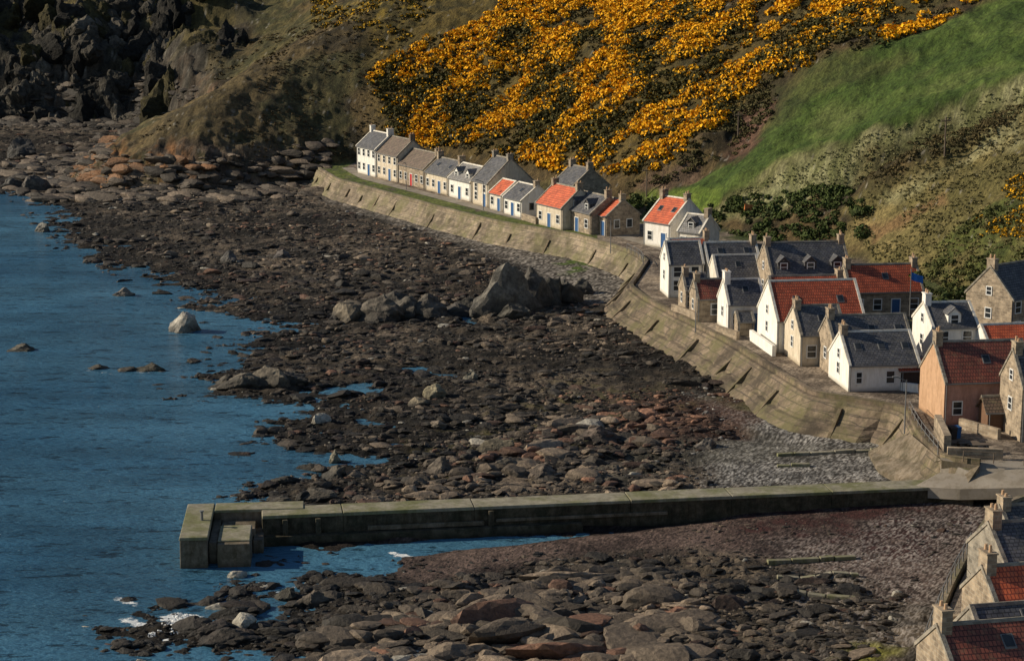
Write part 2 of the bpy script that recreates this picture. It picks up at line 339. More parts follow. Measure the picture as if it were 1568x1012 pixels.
hc=put(hc,zone([(990,265),(1080,232),(1090,250),(1010,298),(985,290)],1.2),(.08,.055,.035),(.14,.09,.06))
hc=put(hc,zone([(985,292),(1080,280),(1110,300),(1060,330),(985,322)],1),(.09,.14,.02),(.14,.19,.03))
hc=put(hc,zone([(480,0),(660,0),(600,60),(500,40)],4)*sst(.45,.6,N2)*.7,(.25,.17,.02))
toe=(1-sst(-48,-34,x))*(1-sst(5,12,dh+(N1-.5)*12)); 
strat=fbm(x/9+y/9,(h*1.6+x*.3),4,71)
hc=put(hc,toe,(.045,.033,.025),(.22,.16,.11),strat*.7+N2*.3)
hc=put(hc,toe*(1-sst(-68,-50,x))*sst(.43,.58,N2)*.8,(.30,.135,.045))
hc=put(hc,toe*sst(.55,.65,fbm(x/3,y/3,3,44))*.6,(.07,.065,.025))
cl=(1-sst(-75,-60,x))*sst(420,440,y); g=sst(.40,.54,N1*.5+NB*.5)*sst(6,20,dh)
hc=put(hc,cl*.9,(.016,.016,.014),(.080,.072,.058),strat*.5+fbm(x/2.5,y/2.5,4,72)*.5)
hc=put(hc,cl*g,(.045,.040,.016),(.12,.095,.034))
stone_d=sst(.80,.86,N3)*(1-green)*(dh>4); hc=put(hc,stone_d*.7,(.26,.24,.20))
inpl=sst(.3,.7,dp)[:,None]
c=beach*(1-inpl)+pc*inpl
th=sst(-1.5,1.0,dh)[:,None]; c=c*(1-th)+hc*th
c=c*(.68+.64*R[:,None])
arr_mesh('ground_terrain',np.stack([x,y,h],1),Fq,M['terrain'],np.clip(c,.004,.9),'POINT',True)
# ---------------------------------------------------------------- sea
m,nt,b=newmat('sea_water')
c1=coord(nt,'Object',(.22,.75,1),(0,0,math.radians(-26))); c2=coord(nt,'Object',(.9,2.6,1),(0,0,math.radians(-12))); c3=coord(nt,'Object',(.012,.020,1),(0,0,.5)); c4=coord(nt,'Object',(.05,.11,1),(0,0,-.2))
n1=noise(nt,c1,1,4,.6); n2=noise(nt,c2,1,4,.65); n3=noise(nt,c3,1,4,.55); n4=noise(nt,c4,1,4,.6)
ad=nd(nt,'ShaderNodeMath',operation='MULTIPLY_ADD'); nt.links.new(n1,ad.inputs[0]); ad.inputs[1].default_value=1.3; nt.links.new(n2,ad.inputs[2])
bump(nt,b,ad.outputs[0],1.0,.36)
colr=ramp(nt,n3,[(.35,(.013,.050,.092)),(.66,(.050,.128,.190))])
rip=ramp(nt,ad.outputs[0],[(.90,.62),(1.15,1.0),(1.42,1.9)])  # crests lightened, troughs darkened: sky glints of the ripples painted into the colour
colr=mixc(nt,1.0,colr,rip,'MULTIPLY'); colr=mixc(nt,1.0,colr,ramp(nt,n4,[(.35,.75),(.65,1.3)]),'MULTIPLY')
fa=nd(nt,'ShaderNodeAttribute',attribute_name='Col'); fn=noise(nt,coord(nt,'Object',(1,1,1)),1.8,8,.85)
mu=nd(nt,'ShaderNodeMath',operation='ADD'); nt.links.new(fa.outputs['Fac'],mu.inputs[0]); nt.links.new(fn,mu.inputs[1])
fr=ramp(nt,mu.outputs[0],[(.93,0.0),(1.02,1.0)])
nt.links.new(mixc(nt,fr,colr,(.85,.87,.87)),b.inputs['Base Color'])
nt.links.new(ramp(nt,fr,[(0,.2),(1,.9)]),b.inputs['Roughness']); b.inputs['IOR'].default_value=1.33
sx,sy,sF=fan(60,5000,1000,-.9,.5,800)
fo=np.zeros(len(sx))
foams=[([(225,968),(255,975),(290,945),(262,945)],1.3,.64),([(600,846),(625,852),(640,862),(628,868)],.5,.68),([(180,915),(205,925)],.8,.50),([(195,948),(230,962),(240,975)],1.0,.54),([(125,565),(170,572),(255,568)],.8,.43),([(225,515),(260,512),(300,508)],.6,.40),([(150,372),(200,408),(250,425)],1,.40),([(395,915),(440,900),(520,893)],.6,.47),([(240,985),(330,965),(400,975)],1.0,.47)]
for pts,sg,amp in foams:
    fo=np.maximum(fo,amp*np.exp(-(ldist(sx,sy,[P(u,v,0)[:2] for u,v in pts])/sg)**2))
near_=(sy<600)&(np.abs(sx)<150); hs=np.full(len(sx),-3.); hs[near_]=H(sx[near_],sy[near_],False)
fo=np.maximum(fo,.33*np.exp(-((hs+.08)/.12)**2))
arr_mesh('sea',np.stack([sx,sy,0*sx],1),sF,m,np.stack([fo]*3,1),'POINT',True)
# ---------------------------------------------------------------- rocks
def ico(sub):
    import bmesh
    bm=bmesh.new(); bmesh.ops.create_icosphere(bm,subdivisions=sub,radius=1)
    V=np.array([v.co[:] for v in bm.verts]); Fa=np.array([[v.index for v in f.verts] for f in bm.faces]); bm.free(); return V,Fa
def rockshape(sub,seed,k=13,rough=.05):
    V,Fa=ico(sub); r=np.random.default_rng(seed); n=r.normal(size=(k,3)); n/=np.linalg.norm(n,axis=1)[:,None]
    d=r.uniform(.55,1.0,k); dots=V@n.T; rr=np.where(dots>.05,d/np.maximum(dots,.05),9).min(1); rr=np.minimum(rr,1.25)
    V=V*rr[:,None]; V=V*(1+rough*(r.random(len(V))-.5)[:,None]*2); return V,Fa
def inst(name,shapes,pos,scl,rz,tilt,col,mat,smooth=False):
    Vs=[];Fs=[];Cs=[];off=0; sid=rng.integers(0,len(shapes),len(pos))
    for s,(V,Fa) in enumerate(shapes):
        k=np.where(sid==s)[0]
        if len(k)==0: continue
        v=V[None]*scl[k][:,None,:]
        a=tilt[k][:,None]; v=np.stack([v[...,0],v[...,1]*np.cos(a)-v[...,2]*np.sin(a),v[...,1]*np.sin(a)+v[...,2]*np.cos(a)],-1)
        a=rz[k][:,None]; v=np.stack([v[...,0]*np.cos(a)-v[...,1]*np.sin(a),v[...,0]*np.sin(a)+v[...,1]*np.cos(a),v[...,2]],-1)
        v=v+pos[k][:,None,:]; nv=len(V)
        f=Fa[None]+(off+np.arange(len(k))*nv)[:,None,None]
        Vs.append(v.reshape(-1,3)); Fs.append(f.reshape(-1,3)); cc=np.repeat(col[k],nv,0)
        zz=np.tile(V[:,2],len(k)); cc=cc*(.7+.45*np.clip(zz,-1,1))[:,None]; Cs.append(cc); off+=len(k)*nv  # sunlit tops and darker undersides mixed into each rock's vertex colour
    return arr_mesh(name,np.concatenate(Vs),np.concatenate(Fs),mat,np.concatenate(Cs),'POINT',smooth)
PIERL=[P(300,800,2)[:2],P(1400,735,2)[:2]]
BROWN=[P(u,v,.8)[:2] for u,v in [(420,1012),(500,940),(640,890),(860,860),(1050,870),(1090,960),(1100,1100),(380,1100)]]
BROWN2=[P(u,v,.8)[:2] for u,v in [(540,765),(640,710),(860,640),(1080,640),(1060,700),(900,745),(740,765)]]
WEED=[P(u,v,.8)[:2] for u,v in [(930,600),(1110,590),(1190,625),(1100,690),(960,680)]]
def scatter(n,smin,smax,pw,thr,dmin=-7,pen=.45):
    yy=np.exp(rng.uniform(math.log(100),math.log(520),n)); kk=rng.uniform(-.32,.34,n); xx=kk*yy
    keep=rng.random(n)<(yy/520)**.6*1.3
    xx=xx[keep];yy=yy[keep]
    d=sdf(xx,yy,COAST); q=sdf(xx,yy,PLAT); g=sdf(xx,yy,HILL)
    pb=np.maximum(sst(-3,1,sdf(xx,yy,PEB)),sst(-3,1,sdf(xx,yy,PEB2)))
    soft=np.maximum(pb,sst(-3,2,sdf(xx,yy,SAND)))
    cl=fbm(xx/8,yy/8,3,201); bz_=np.maximum(sst(-2,3,sdf(xx,yy,BROWN)),.55*sst(-2,3,sdf(xx,yy,BROWN2)))
    ok=(d>dmin)&(q<-3.2)&(g<1)&(ldist(xx,yy,PIERL)>3)&(cl+rng.random(len(xx))*.3+.12*bz_>thr+pen*soft)
    xx=xx[ok];yy=yy[ok];d=d[ok];soft=soft[ok];bz_=bz_[ok];pb=pb[ok]
    s=smin*(smax/smin)**(rng.random(len(xx))**pw); s=s*(1-.5*soft)
    s=s*(.72+.65*bz_)
    z=H(xx,yy)
    k=(z>-.35-s*.2)&(ldist(xx,yy,CHAN)>1.5)
    return xx[k],yy[k],z[k],s[k],d[k],bz_[k],pb[k]
shA=[rockshape(3,i,12,.035) for i in range(10)]; shB=[rockshape(2,50+i,10,.07) for i in range(12)]; shC=[rockshape(1,90+i,8,.08) for i in range(10)]
def mkrocks(name,shapes,n,smin,smax,pw,thr,flat,sink=.05,dmin=-7,pen=.45):
    X,Y,Z,S,D,Bz,Pb=scatter(n,smin,smax,pw,thr,dmin,pen); n=len(X)
    sc=np.stack([S*rng.uniform(.8,1.6,n),S*rng.uniform(.55,1.0,n),S*rng.uniform(.32,.68,n)*flat],1)
    big=fbm(X/11,Y/9,3,555); big2=fbm(X/17,Y/13,3,556); wd=sst(-3,2,sdf(X,Y,WEED))
    tone=rng.random(n)**2.0*(.25+1.0*sst(.42,.62,big)); tone=np.clip(tone+.55*Bz*rng.random(n),0,1); wetn=sst(.15,1.3,Z+S*.3)
    col=L3((.024,.020,.015),(.32,.240,.165),tone)*(.34+.66*wetn)[:,None]
    red=((rng.random(n)<.10+.25*sst(.52,.62,big2)+.7*wd))[:,None]; col=np.where(red,col*np.array([1.12,.76,.66]),col)
    w=(rng.random(n)<.012)[:,None]; col=np.where(w,np.array([[.36,.33,.27]]),col)
    pg=(rng.random(n)<Pb*.8)[:,None]; col=np.where(pg,np.array([[.40,.37,.33]])*rng.uniform(.4,1.15,(n,1)),col)
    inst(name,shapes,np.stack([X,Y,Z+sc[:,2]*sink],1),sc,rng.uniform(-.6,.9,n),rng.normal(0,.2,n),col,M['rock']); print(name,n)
mkrocks('boulders',shA,10000,.65,1.6,2.2,.55,.85)
mkrocks('shore_rocks',shB,62000,.26,.75,1.6,.47,.95,.15,-16)
mkrocks('cobbles',shC,190000,.09,.30,1.5,.25,.9,.2,-12,.25)
# rock ledges below the headland and in the far bay
n=16000; X=rng.uniform(-150,-34,n); Y=rng.uniform(335,490,n); g=sdf(X,Y,HILL); dcc=sdf(X,Y,COAST)
k=(g>-16)&(g<7)&(dcc>-3)&(rng.random(n)<.2+.8*np.exp(-np.abs(g-1)/4)); X=X[k];Y=Y[k];n=len(X); S=.35*(1.9/.35)**(rng.random(n)**1.6)
sc=np.stack([S*rng.uniform(1.1,2.2,n),S*rng.uniform(.5,.9,n),S*rng.uniform(.35,.7,n)],1); far=sst(400,430,Y)
col=L3((.035,.028,.021),(.20,.15,.105),rng.random(n)**1.5)*(1-.45*far)[:,None]
col=np.where((rng.random(n)<.35*(1-sst(-72,-50,X))*(1-far)*sst(-3,2,sdf(X,Y,HILL)))[:,None],np.array([[.22,.105,.042]]),col)
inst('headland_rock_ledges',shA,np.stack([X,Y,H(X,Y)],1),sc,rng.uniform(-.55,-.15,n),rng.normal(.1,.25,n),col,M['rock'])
# cliff buttresses: large, deeply embedded slabs
def cliffshape(seed):
    V,Fa=rockshape(4,seed,16,.0)
    nn=fbm(V[:,0]*2.2+seed,V[:,1]*2.2+V[:,2]*2.6,5,seed)-.5; n3=ridged(V[:,0]*3+V[:,2]*4,V[:,1]*3-V[:,2],3,seed+9)-.5
    return V*(1+.55*nn+.22*n3)[:,None],Fa
shK=[cliffshape(700+i) for i in range(9)]
n=1500; X=rng.uniform(-175,-62,n); Y=rng.uniform(432,560,n); g=sdf(X,Y,HILL); cn=fbm(X/20,Y/20,3,611); cg=fbm(X/14,Y/22,3,612)
k=(g>0)&(g<60)&(cn+rng.random(n)*.14>.50+.0025*np.maximum(g,0)+.16*sst(-100,-68,X)); X=X[k];Y=Y[k];g=g[k];cg=cg[k];n=len(X); S=2.6*(6.5/2.6)**(rng.random(n)**1.5)
sc=np.stack([S*rng.uniform(.7,1.2,n),S*rng.uniform(.7,1.1,n),S*rng.uniform(.9,1.6,n)],1)
col=L3((.022,.021,.018),(.125,.112,.09),rng.random(n)**1.3*(.35+.9*sst(.4,.6,cg)))
col=np.where((rng.random(n)<.18)[:,None],np.array([[.07,.06,.026]]),col)
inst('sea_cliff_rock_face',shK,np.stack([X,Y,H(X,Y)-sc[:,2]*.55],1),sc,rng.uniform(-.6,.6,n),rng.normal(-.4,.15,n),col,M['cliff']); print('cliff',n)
def bigrock(name,u,v,wd,ht,dp_,seed,col=(.15,.125,.10),rz=0,sub=4):
    p=surf(u,v); zb_=max(p[2],-.2) if p[2]<3 else .3
    pw_=P(u,v,zb_)
    V,Fa=rockshape(sub,seed,22,.0)
    nn=fbm(V[:,0]*2+seed,V[:,1]*2+V[:,2]*3,5,seed)-.5; V=V*(1+.5*nn[:,None])
    tp=1-.38*np.clip(V[:,2],-.3,1); V[:,0]=V[:,0]*tp+.12*V[:,2]; V[:,1]*=tp
    V=V*np.array([wd/2*1.1,dp_/2*1.1,ht*.80]); cr,sr=math.cos(rz),math.sin(rz); V=np.stack([V[:,0]*cr-V[:,1]*sr,V[:,0]*sr+V[:,1]*cr,V[:,2]],1)
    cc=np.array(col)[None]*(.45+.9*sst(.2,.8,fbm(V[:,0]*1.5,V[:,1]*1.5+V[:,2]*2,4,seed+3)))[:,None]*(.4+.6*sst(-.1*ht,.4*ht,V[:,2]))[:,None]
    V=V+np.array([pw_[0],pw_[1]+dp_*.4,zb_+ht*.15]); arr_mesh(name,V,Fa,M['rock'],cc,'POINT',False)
for i,(u,v,w,hh_,d_,cl_,rz) in enumerate([(772,484,8.0,6.0,5,(.15,.135,.11),0),(742,478,4,3.0,4,(.11,.10,.08),0),(812,474,5.5,5.0,4,(.09,.08,.065),.3),(840,470,5,4.2,4,(.07,.065,.05),0),(866,462,5,3.2,4,(.075,.068,.055),0),(890,450,3.5,1.8,3,(.09,.08,.06),0),(790,488,5,2.0,3,(.10,.09,.07),0),(716,474,4,1.6,3,(.09,.08,.06),0),
  (535,490,5,2.2,4,(.16,.13,.09),.1),(578,490,6,3.0,4,(.12,.10,.075),-.2),(615,485,5,2.4,4,(.09,.078,.06),.1),(655,488,6,2.6,4,(.10,.085,.065),.1),(700,484,6,2.0,4,(.07,.06,.05),0),(600,470,6,2.2,4,(.08,.07,.055),0),
  (278,512,4.2,3.4,3.4,(.36,.33,.28),0),(62,357,3.0,2.2,2.6,(.20,.19,.16),0),(190,456,2.6,1.1,2,(.14,.12,.10),0),(35,541,3,1.0,2,(.09,.08,.06),0),(225,572,4,1.0,2.5,(.07,.06,.04),-.1),(190,572,3,.7,2,(.06,.05,.035),0),(150,568,3,.6,2,(.06,.05,.035),0),(140,402,3,.9,2,(.06,.05,.04),0),
  (405,592,5,2.6,4,(.17,.14,.10),0),(372,592,4,1.8,3,(.13,.11,.08),0),(435,588,4,1.5,3,(.09,.075,.055),0),(345,596,4,1.2,3,(.06,.05,.035),0),(350,403,3,2.0,3,(.12,.11,.10),0),(430,395,2.5,1.4,2,(.13,.11,.10),0),
  (665,610,3,1.5,2.6,(.28,.24,.15),0),(638,620,2,.8,1.6,(.22,.18,.12),0),(720,582,1.6,1.1,1.5,(.3,.27,.2),0),(672,655,1.8,.8,1.5,(.2,.16,.12),0),(512,710,1.0,1.3,.9,(.22,.2,.14),0),(512,732,2.2,1.2,2,(.07,.06,.045),0),(430,742,2.6,.7,1.6,(.035,.03,.022),0),(430,772,2.4,.8,1.5,(.07,.06,.045),0),(480,767,3,1.1,2,(.09,.075,.055),0),
  (290,972,3.5,1.2,2.4,(.035,.028,.022),0),(320,978,3.5,1.2,2.4,(.04,.03,.024),.3),(350,990,4,1.1,3,(.04,.03,.022),0),(475,927,2,.9,1.6,(.14,.11,.08),0),(435,919,2,.7,1.5,(.05,.045,.03),0),(195,925,1.6,.45,1.2,(.03,.025,.02),0),(335,520,1.6,.6,1.2,(.04,.035,.03),0),(310,497,1.6,.5,1.2,(.04,.035,.03),0),
  (50,292,5,3.4,4,(.10,.085,.07),0),(15,290,5,2.6,4,(.07,.065,.055),0),(30,240,7,3.5,5,(.06,.055,.05),0),
  (760,692,3,1.5,2.4,(.17,.14,.09),0),(670,728,3,1.6,2,(.15,.12,.09),0),(1080,688,2.2,1,2,(.14,.12,.10),0),(830,735,3,1.4,2.4,(.13,.10,.075),0),(915,672,3.4,1.3,2.4,(.15,.11,.085),0),(780,720,2.6,1.3,2,(.12,.10,.075),0)]):
    bigrock('sea_stack_rock' if u<320 and v<600 and v>340 else 'rock_outcrop',u,v,w,hh_,d_,300+i,cl_,rz)
# ---------------------------------------------------------------- seawalls
def resample(pl,step,sm=3):
    out=[]
    for i in range(len(pl)-1):
        a=np.array(pl[i]);b_=np.array(pl[i+1]); n=max(1,int(np.linalg.norm(b_-a)/step))
        for k in range(n): out.append(a+(b_-a)*k/n)
    out.append(np.array(pl[-1])); out=np.array(out)
    for _ in range(sm): out[1:-1]=(out[:-2]+out[1:-1]*2+out[2:])/4
    return out
def seawall(name,pl,offf,side,ribs=9.0,mat='walls'):
    T=resample(pl,1.0); tg=np.gradient(T,axis=0); tg/=np.linalg.norm(tg,axis=1)[:,None]
    n=np.stack([tg[:,1],-tg[:,0]],1)*side
    off=np.array([offf(p) for p in T])*(1+.25*(vn(T[:,0]/6,T[:,1]/6,8)-.5)); 
    prof=[(1.0,0),(1.0,.04),(.80,.22),(.62,.36),(.52,.38),(.30,.66),(.10,.93),(0.0,.94)]
    B=T+n*off[:,None]; zb_=np.minimum(H(B[:,0],B[:,1],False),3.0)-.35
    rows=[]
    for j,(o,zf) in enumerate(prof): 
        jit=(vn(T[:,0]*1.3+j*9,T[:,1]*1.3,31)-.5)*(.5 if 0<j<6 else 0)
        q=T+n*(off*o+jit)[:,None]; z=zb_+(4.0-zb_)*zf; rows.append(np.column_stack([q,z]))
    q=T; rows.append(np.column_stack([q,np.full(len(T),4.28)])); q=T-n*.45; rows.append(np.column_stack([q,np.full(len(T),4.28)])); rows.append(np.column_stack([q,np.full(len(T),3.3)]))
    V=np.concatenate(rows); N=len(T); Fs=[]
    i=np.arange(N-1)
    for r in range(len(rows)-1): Fs.append(np.stack([r*N+i,r*N+i+1,(r+1)*N+i+1,(r+1)*N+i],1))
    e=empty(name,(0,0,0))
    o=arr_mesh('wall_face',V,np.concatenate(Fs),M[mat]); o.parent=e
    mb=MB(); k=4
    while k<N-2:
        a=tg[k]*random.uniform(.12,.2); 
        def pt(w,o_,z): qq=T[k]+a*w+n[k]*o_; return (qq[0],qq[1],z)
        zt=random.uniform(2.7,3.6); fo_=off[k]*(4-zt)/3.2
        mb.hexa([pt(-1,off[k]+.12,zb_[k]),pt(1,off[k]+.12,zb_[k]),pt(1,-.2,zb_[k]),pt(-1,-.2,zb_[k])],[pt(-1,.12+fo_,zt),pt(1,.12+fo_,zt),pt(1,-.2,zt),pt(-1,-.2,zt)]); k+=int(ribs*random.uniform(.6,1.5))
    mb.obj('buttresses','butt',e)
seawall('seawall',TOP[:10],lambda p:2.2,1,10)
seawall('seawall',TOP[9:24],lambda p:3.4 if p[1]>172 else 2.4,1,8,'wallsn')
seawall('seawall',TOP2,lambda p:.9,1,8,'walls')
T=resample(TOP[:9],1.5); tg=np.gradient(T,axis=0); tg/=np.linalg.norm(tg,axis=1)[:,None]; n=np.stack([tg[:,1],-tg[:,0]],1)
V=np.concatenate([np.column_stack([T-n*4.4,np.full(len(T),4.03)]),np.column_stack([T-n*6.6,np.full(len(T),4.03)])]); i=np.arange(len(T)-1); N=len(T)
M['path']=plain('concrete_path',(.33,.29,.24),.25,1.2,tint=(.2,.17,.13)); arr_mesh('footpath',V,np.stack([i,i+1,N+i+1,N+i],1),M['path'])
# ---------------------------------------------------------------- houses
def house(name,org,ang,L,w,eave,rise,wall,roof,wall2=None,chim='LR',fw='auto',gw=1,sky=0,dorm=0,door='bluedoor',z=None,cw='stone',skew=True,rw=0):
    e=empty(name,tuple(org),math.radians(ang)); B=MB(); ap=eave+rise; zb_=-1.0
    B.add([(0,0,zb_),(L,0,zb_),(L,w,zb_),(0,w,zb_),(0,0,eave),(L,0,eave),(L,w,eave),(0,w,eave),(0,w/2,ap),(L,w/2,ap)],[(0,1,5,4),(2,3,7,6),(1,2,6,9,5)])
    B.obj('walls',wall,e)
    G=MB(); G.add([(0,0,zb_),(0,w,zb_),(0,0,eave),(0,w,eave),(0,w/2,ap)],[(1,0,2,4,3)]); G.obj('gable_wall',wall2 or wall,e)
    R_=MB(); pt=rise/(w/2); ov=.18; th=.13; o=.015
    x0,x1=-.04,L+.04
    if not skew: x0,x1=-.25,L+.25
    for s in (0,1):
        f=(lambda yy:yy) if s==0 else (lambda yy:w-yy)
        p=[(x0,f(-ov),eave-ov*pt+o),(x1,f(-ov),eave-ov*pt+o),(x1,f(w/2),ap+o),(x0,f(w/2),ap+o)]
        R_.hexa(p,[(a,b_,c_+th) for a,b_,c_ in p])
    R_.obj('roof',roof,e)
    Gt=MB(); Gt.box(x0,x1,-ov-.12,-ov-.005,eave-ov*pt-.02,eave-ov*pt+.09); 
    for xx in (.15,L-.2): Gt.cyl(xx,-.08,0,eave-.15,.045)
    Gt.obj('gutter_and_downpipes','metal',e)
    K=MB(); K.hexa([(x0,w/2-.16,ap+th-.08),(x1,w/2-.16,ap+th-.08),(x1,w/2+.16,ap+th-.08),(x0,w/2+.16,ap+th-.08)],[(x0,w/2-.05,ap+th+.1),(x1,w/2-.05,ap+th+.1),(x1,w/2+.05,ap+th+.1),(x0,w/2+.05,ap+th+.1)])
    if skew:
        for a0 in (-.07,L-.2):
            for s in (0,1):
                f=(lambda yy:yy) if s==0 else (lambda yy:w-yy)
                p=[(a0,f(-.22),eave-.22*pt-.02),(a0+.27,f(-.22),eave-.22*pt-.02),(a0+.27,f(w/2),ap-.0),(a0,f(w/2),ap-.0)]
                K.hexa(p,[(a,b_,c_+.25) for a,b_,c_ in p])
    K.obj('ridge_and_skews',wall2 if wall2 in('white','stone','stone2') else ('white2' if wall in('white','white2') else 'stone2'),e)
    Cm=MB(); Pt=MB()
    for ch in chim:
        cx0=.03 if ch=='L' else (L-.68 if ch=='R' else L/2-.35)
        hc_=random.uniform(.65,1.0); cy=random.uniform(.42,.6)
        Cm.box(cx0,cx0+.62,w/2-cy,w/2+cy,ap-.9,ap+hc_); Cm.box(cx0-.06,cx0+.68,w/2-cy-.06,w/2+cy+.06,ap+hc_,ap+hc_+.1)
        for yy in (-cy*.5,cy*.5):
            if random.random()<.85: Pt.cyl(cx0+.31,w/2+yy,ap+hc_+.09,ap+hc_+random.uniform(.3,.55),.12,.095)
    if chim: Cm.obj('chimneys',cw,e); 
    if Pt.v: Pt.obj('chimney_pots','pot',e)
    Fr=MB(); Gl=MB(); Dr=MB()
    def winF(x_,z_,ww=.85,hh_=1.15,yy=0,sgn=-1):
        a=.09
        for (xa,xb,za,zb2) in [(x_-ww/2-a,x_-ww/2,z_-hh_/2-a,z_+hh_/2+a),(x_+ww/2,x_+ww/2+a,z_-hh_/2-a,z_+hh_/2+a),(x_-ww/2,x_+ww/2,z_+hh_/2,z_+hh_/2+a),(x_-ww/2,x_+ww/2,z_-hh_/2-a,z_-hh_/2),(x_-ww/2,x_+ww/2,z_-.03,z_+.03)]:
            Fr.box(xa,xb,yy-.07,yy+.02,za,zb2)
        Gl.box(x_-ww/2,x_+ww/2,yy-.015,yy+.02,z_-hh_/2,z_+hh_/2)
    def winG(y_,z_,ww=.8,hh_=1.1,X0=0):
        a=.09
        for (ya,yb,za,zb2) in [(y_-ww/2-a,y_-ww/2,z_-hh_/2-a,z_+hh_/2+a),(y_+ww/2,y_+ww/2+a,z_-hh_/2-a,z_+hh_/2+a),(y_-ww/2,y_+ww/2,z_+hh_/2,z_+hh_/2+a),(y_-ww/2,y_+ww/2,z_-hh_/2-a,z_-hh_/2),(y_-ww/2,y_+ww/2,z_-.03,z_+.03)]:
            Fr.box(X0-.07,X0+.02,ya,yb,za,zb2)
        Gl.box(X0-.015,X0+.02,y_-ww/2,y_+ww/2,z_-hh_/2,z_+hh_/2)
    if fw=='auto':
        rows=[1.45]+([eave-.95] if eave>3.5 else [])
        nb=max(2,int(round(L/2.3)))
        for r_,zz in enumerate(rows):
            for k in range(nb):
                xx=L*(k+.5)/nb
                if r_==0 and k==nb//2:
                    Dr.box(xx-.45,xx+.45,-.03,.02,0,2.0); Fr.box(xx-.55,xx-.45,-.07,.02,0,2.1); Fr.box(xx+.45,xx+.55,-.07,.02,0,2.1); Fr.box(xx-.45,xx+.45,-.07,.02,2.0,2.1)
                elif zz+.7<eave: winF(xx,zz)
    elif fw:
        for t_ in fw:
            if t_[0]=='d': xx=t_[1]; Dr.box(xx-.45,xx+.45,-.03,.02,0,2.0); Fr.box(xx-.55,xx-.45,-.07,.02,0,2.1); Fr.box(xx+.45,xx+.55,-.07,.02,0,2.1)
            else: winF(*t_)
    if gw>=1: winG(w*.5,eave*.52+.3,.7,1.0)
    if gw>=2: winG(w*.5,eave+.5,.6,.8)
    if gw>=3: winG(w*.25,1.4,.6,.9)
    if rw:
        a=L+.0
        for yy in (w*.3,w*.68):
            Fr.box(a-.02,a+.06,yy-.5,yy+.5,1.0,2.3); Gl.box(a-.02,a+.075,yy-.4,yy+.4,1.1,2.2)
    S_=MB(); Sg=MB()
    for k in range(sky):
        xx=L*(k+.5)/sky+.2; 
        def q(yy,up): return eave+yy*pt+o+th+up
        ya,yb=w*.2,w*.2+.9/math.sqrt(1+pt*pt)
        p=[(xx-.35,ya,q(ya,-.02)),(xx+.35,ya,q(ya,-.02)),(xx+.35,yb,q(yb,-.02)),(xx-.35,yb,q(yb,-.02))]; S_.hexa(p,[(a,b_,c_+.09) for a,b_,c_ in p])
        p=[(xx-.27,ya+.06,q(ya+.06,.0)),(xx+.27,ya+.06,q(ya+.06,.0)),(xx+.27,yb-.06,q(yb-.06,.0)),(xx-.27,yb-.06,q(yb-.06,.0))]; Sg.hexa(p,[(a,b_,c_+.10) for a,b_,c_ in p])
    if sky: S_.obj('skylight_frames','metal',e); Sg.obj('skylight_glass','glass',e)
    if dorm:
        D1=MB(); D2=MB()
        for k in range(dorm):
            xx=L*(k+.5)/dorm; y0=.45; z0=eave-.1; z1=eave+1.25; za=eave+1.85; dw=.65; y1=w/2
            D1.add([(xx-dw,y0,z0),(xx+dw,y0,z0),(xx+dw,y0,z1),(xx-dw,y0,z1),(xx,y0,za),(xx-dw,y1,z0),(xx+dw,y1,z0),(xx+dw,y1,z1),(xx-dw,y1,z1)],[(0,1,2,4,3),(1,6,7,2),(5,0,3,8)])
            for s in (-1,1):
                p=[(xx+s*(dw+.12),y0-.12,z1-.1),(xx,y0-.12,za+.01),(xx,y1,za+.01),(xx+s*(dw+.12),y1,z1-.1)]
                D2.hexa(p,[(a,b_,c_+.1) for a,b_,c_ in p])
            winF(xx,eave+.72,.7,.85,y0)
        D1.obj('dormer_walls','white' if wall=='white' else 'slate',e); D2.obj('dormer_roofs',roof,e)
    if Fr.v: Fr.obj('window_frames','frame',e)
    if Gl.v: Gl.obj('windows','glass',e)
    if Dr.v: Dr.obj('door',door,e)
    return e
RA=-61.6
bl=[(547,264),(610,279),(680,298),(745,318),(820,342),(885,352),(930,360)]
def row(name,u0,u1,eave,rise,wall,roof,w=6,ang=RA,v0=None,z=4.0,**k):
    v=v0 if v0 else float(np.interp(u0,[a for a,_ in bl],[b_ for _,b_ in bl]))
    o=P(u0,v,z); a=math.radians(ang); dx,dy=math.cos(a),math.sin(a); kk=(u1-784)/F; D0=o[1]*CP+(HC-z)*SP
    L=(kk*D0-o[0])/(dx-kk*dy*CP)
    return house(name,o,ang,L,w,eave,rise,wall,roof,**k)
row('white_cottage',547,576,4.9,2.5,'white','slate',rw=1,cw='white')
row('cream_cottage',577,609,4.5,2.6,'cream','brownr',chim='R',cw='brownr')
row('stone_cottage',610,650,3.3,2.4,'stone','brownr',w=5.5,chim='R',door='reddoor')
row('cream_cottage',651,686,3.1,2.2,'cream','slate',w=5.5,sky=2,chim='LR')
row('white_cottage',687,721,3.1,2.2,'white','lslate',w=5.5,dorm=2,chim='')
row('stone_cottage',723,748,3.8,3.6,'cream','slate',w=8,chim='LR',cw='stone2')
row('white_cottage',749,769,2.6,1.9,'white2','orange',w=5,chim='')
row('white_cottage',771,799,2.6,2.0,'white','slate',w=5.5,chim='R',rw=1,sky=1)
row('cream_cottage',821,861,3.2,2.6,'cream','orange',w=6,chim='LR')
row('stone_cottage',862,905,3.0,2.2,'stone','slate',w=6,dorm=2,chim='R')
row('stone_cottage',906,929,2.8,2.1,'stone','orange',w=5.5,chim='R',rw=1)
row('stone_house',846,876,4.6,2.6,'stone2','slate',w=6.5,v0=326,chim='LR',z=4,fw=None)
row('white_house',985,1026,3.4,3.0,'white','orange',w=7,v0=374,ang=-50,chim='LR',sky=2,cw='stone')
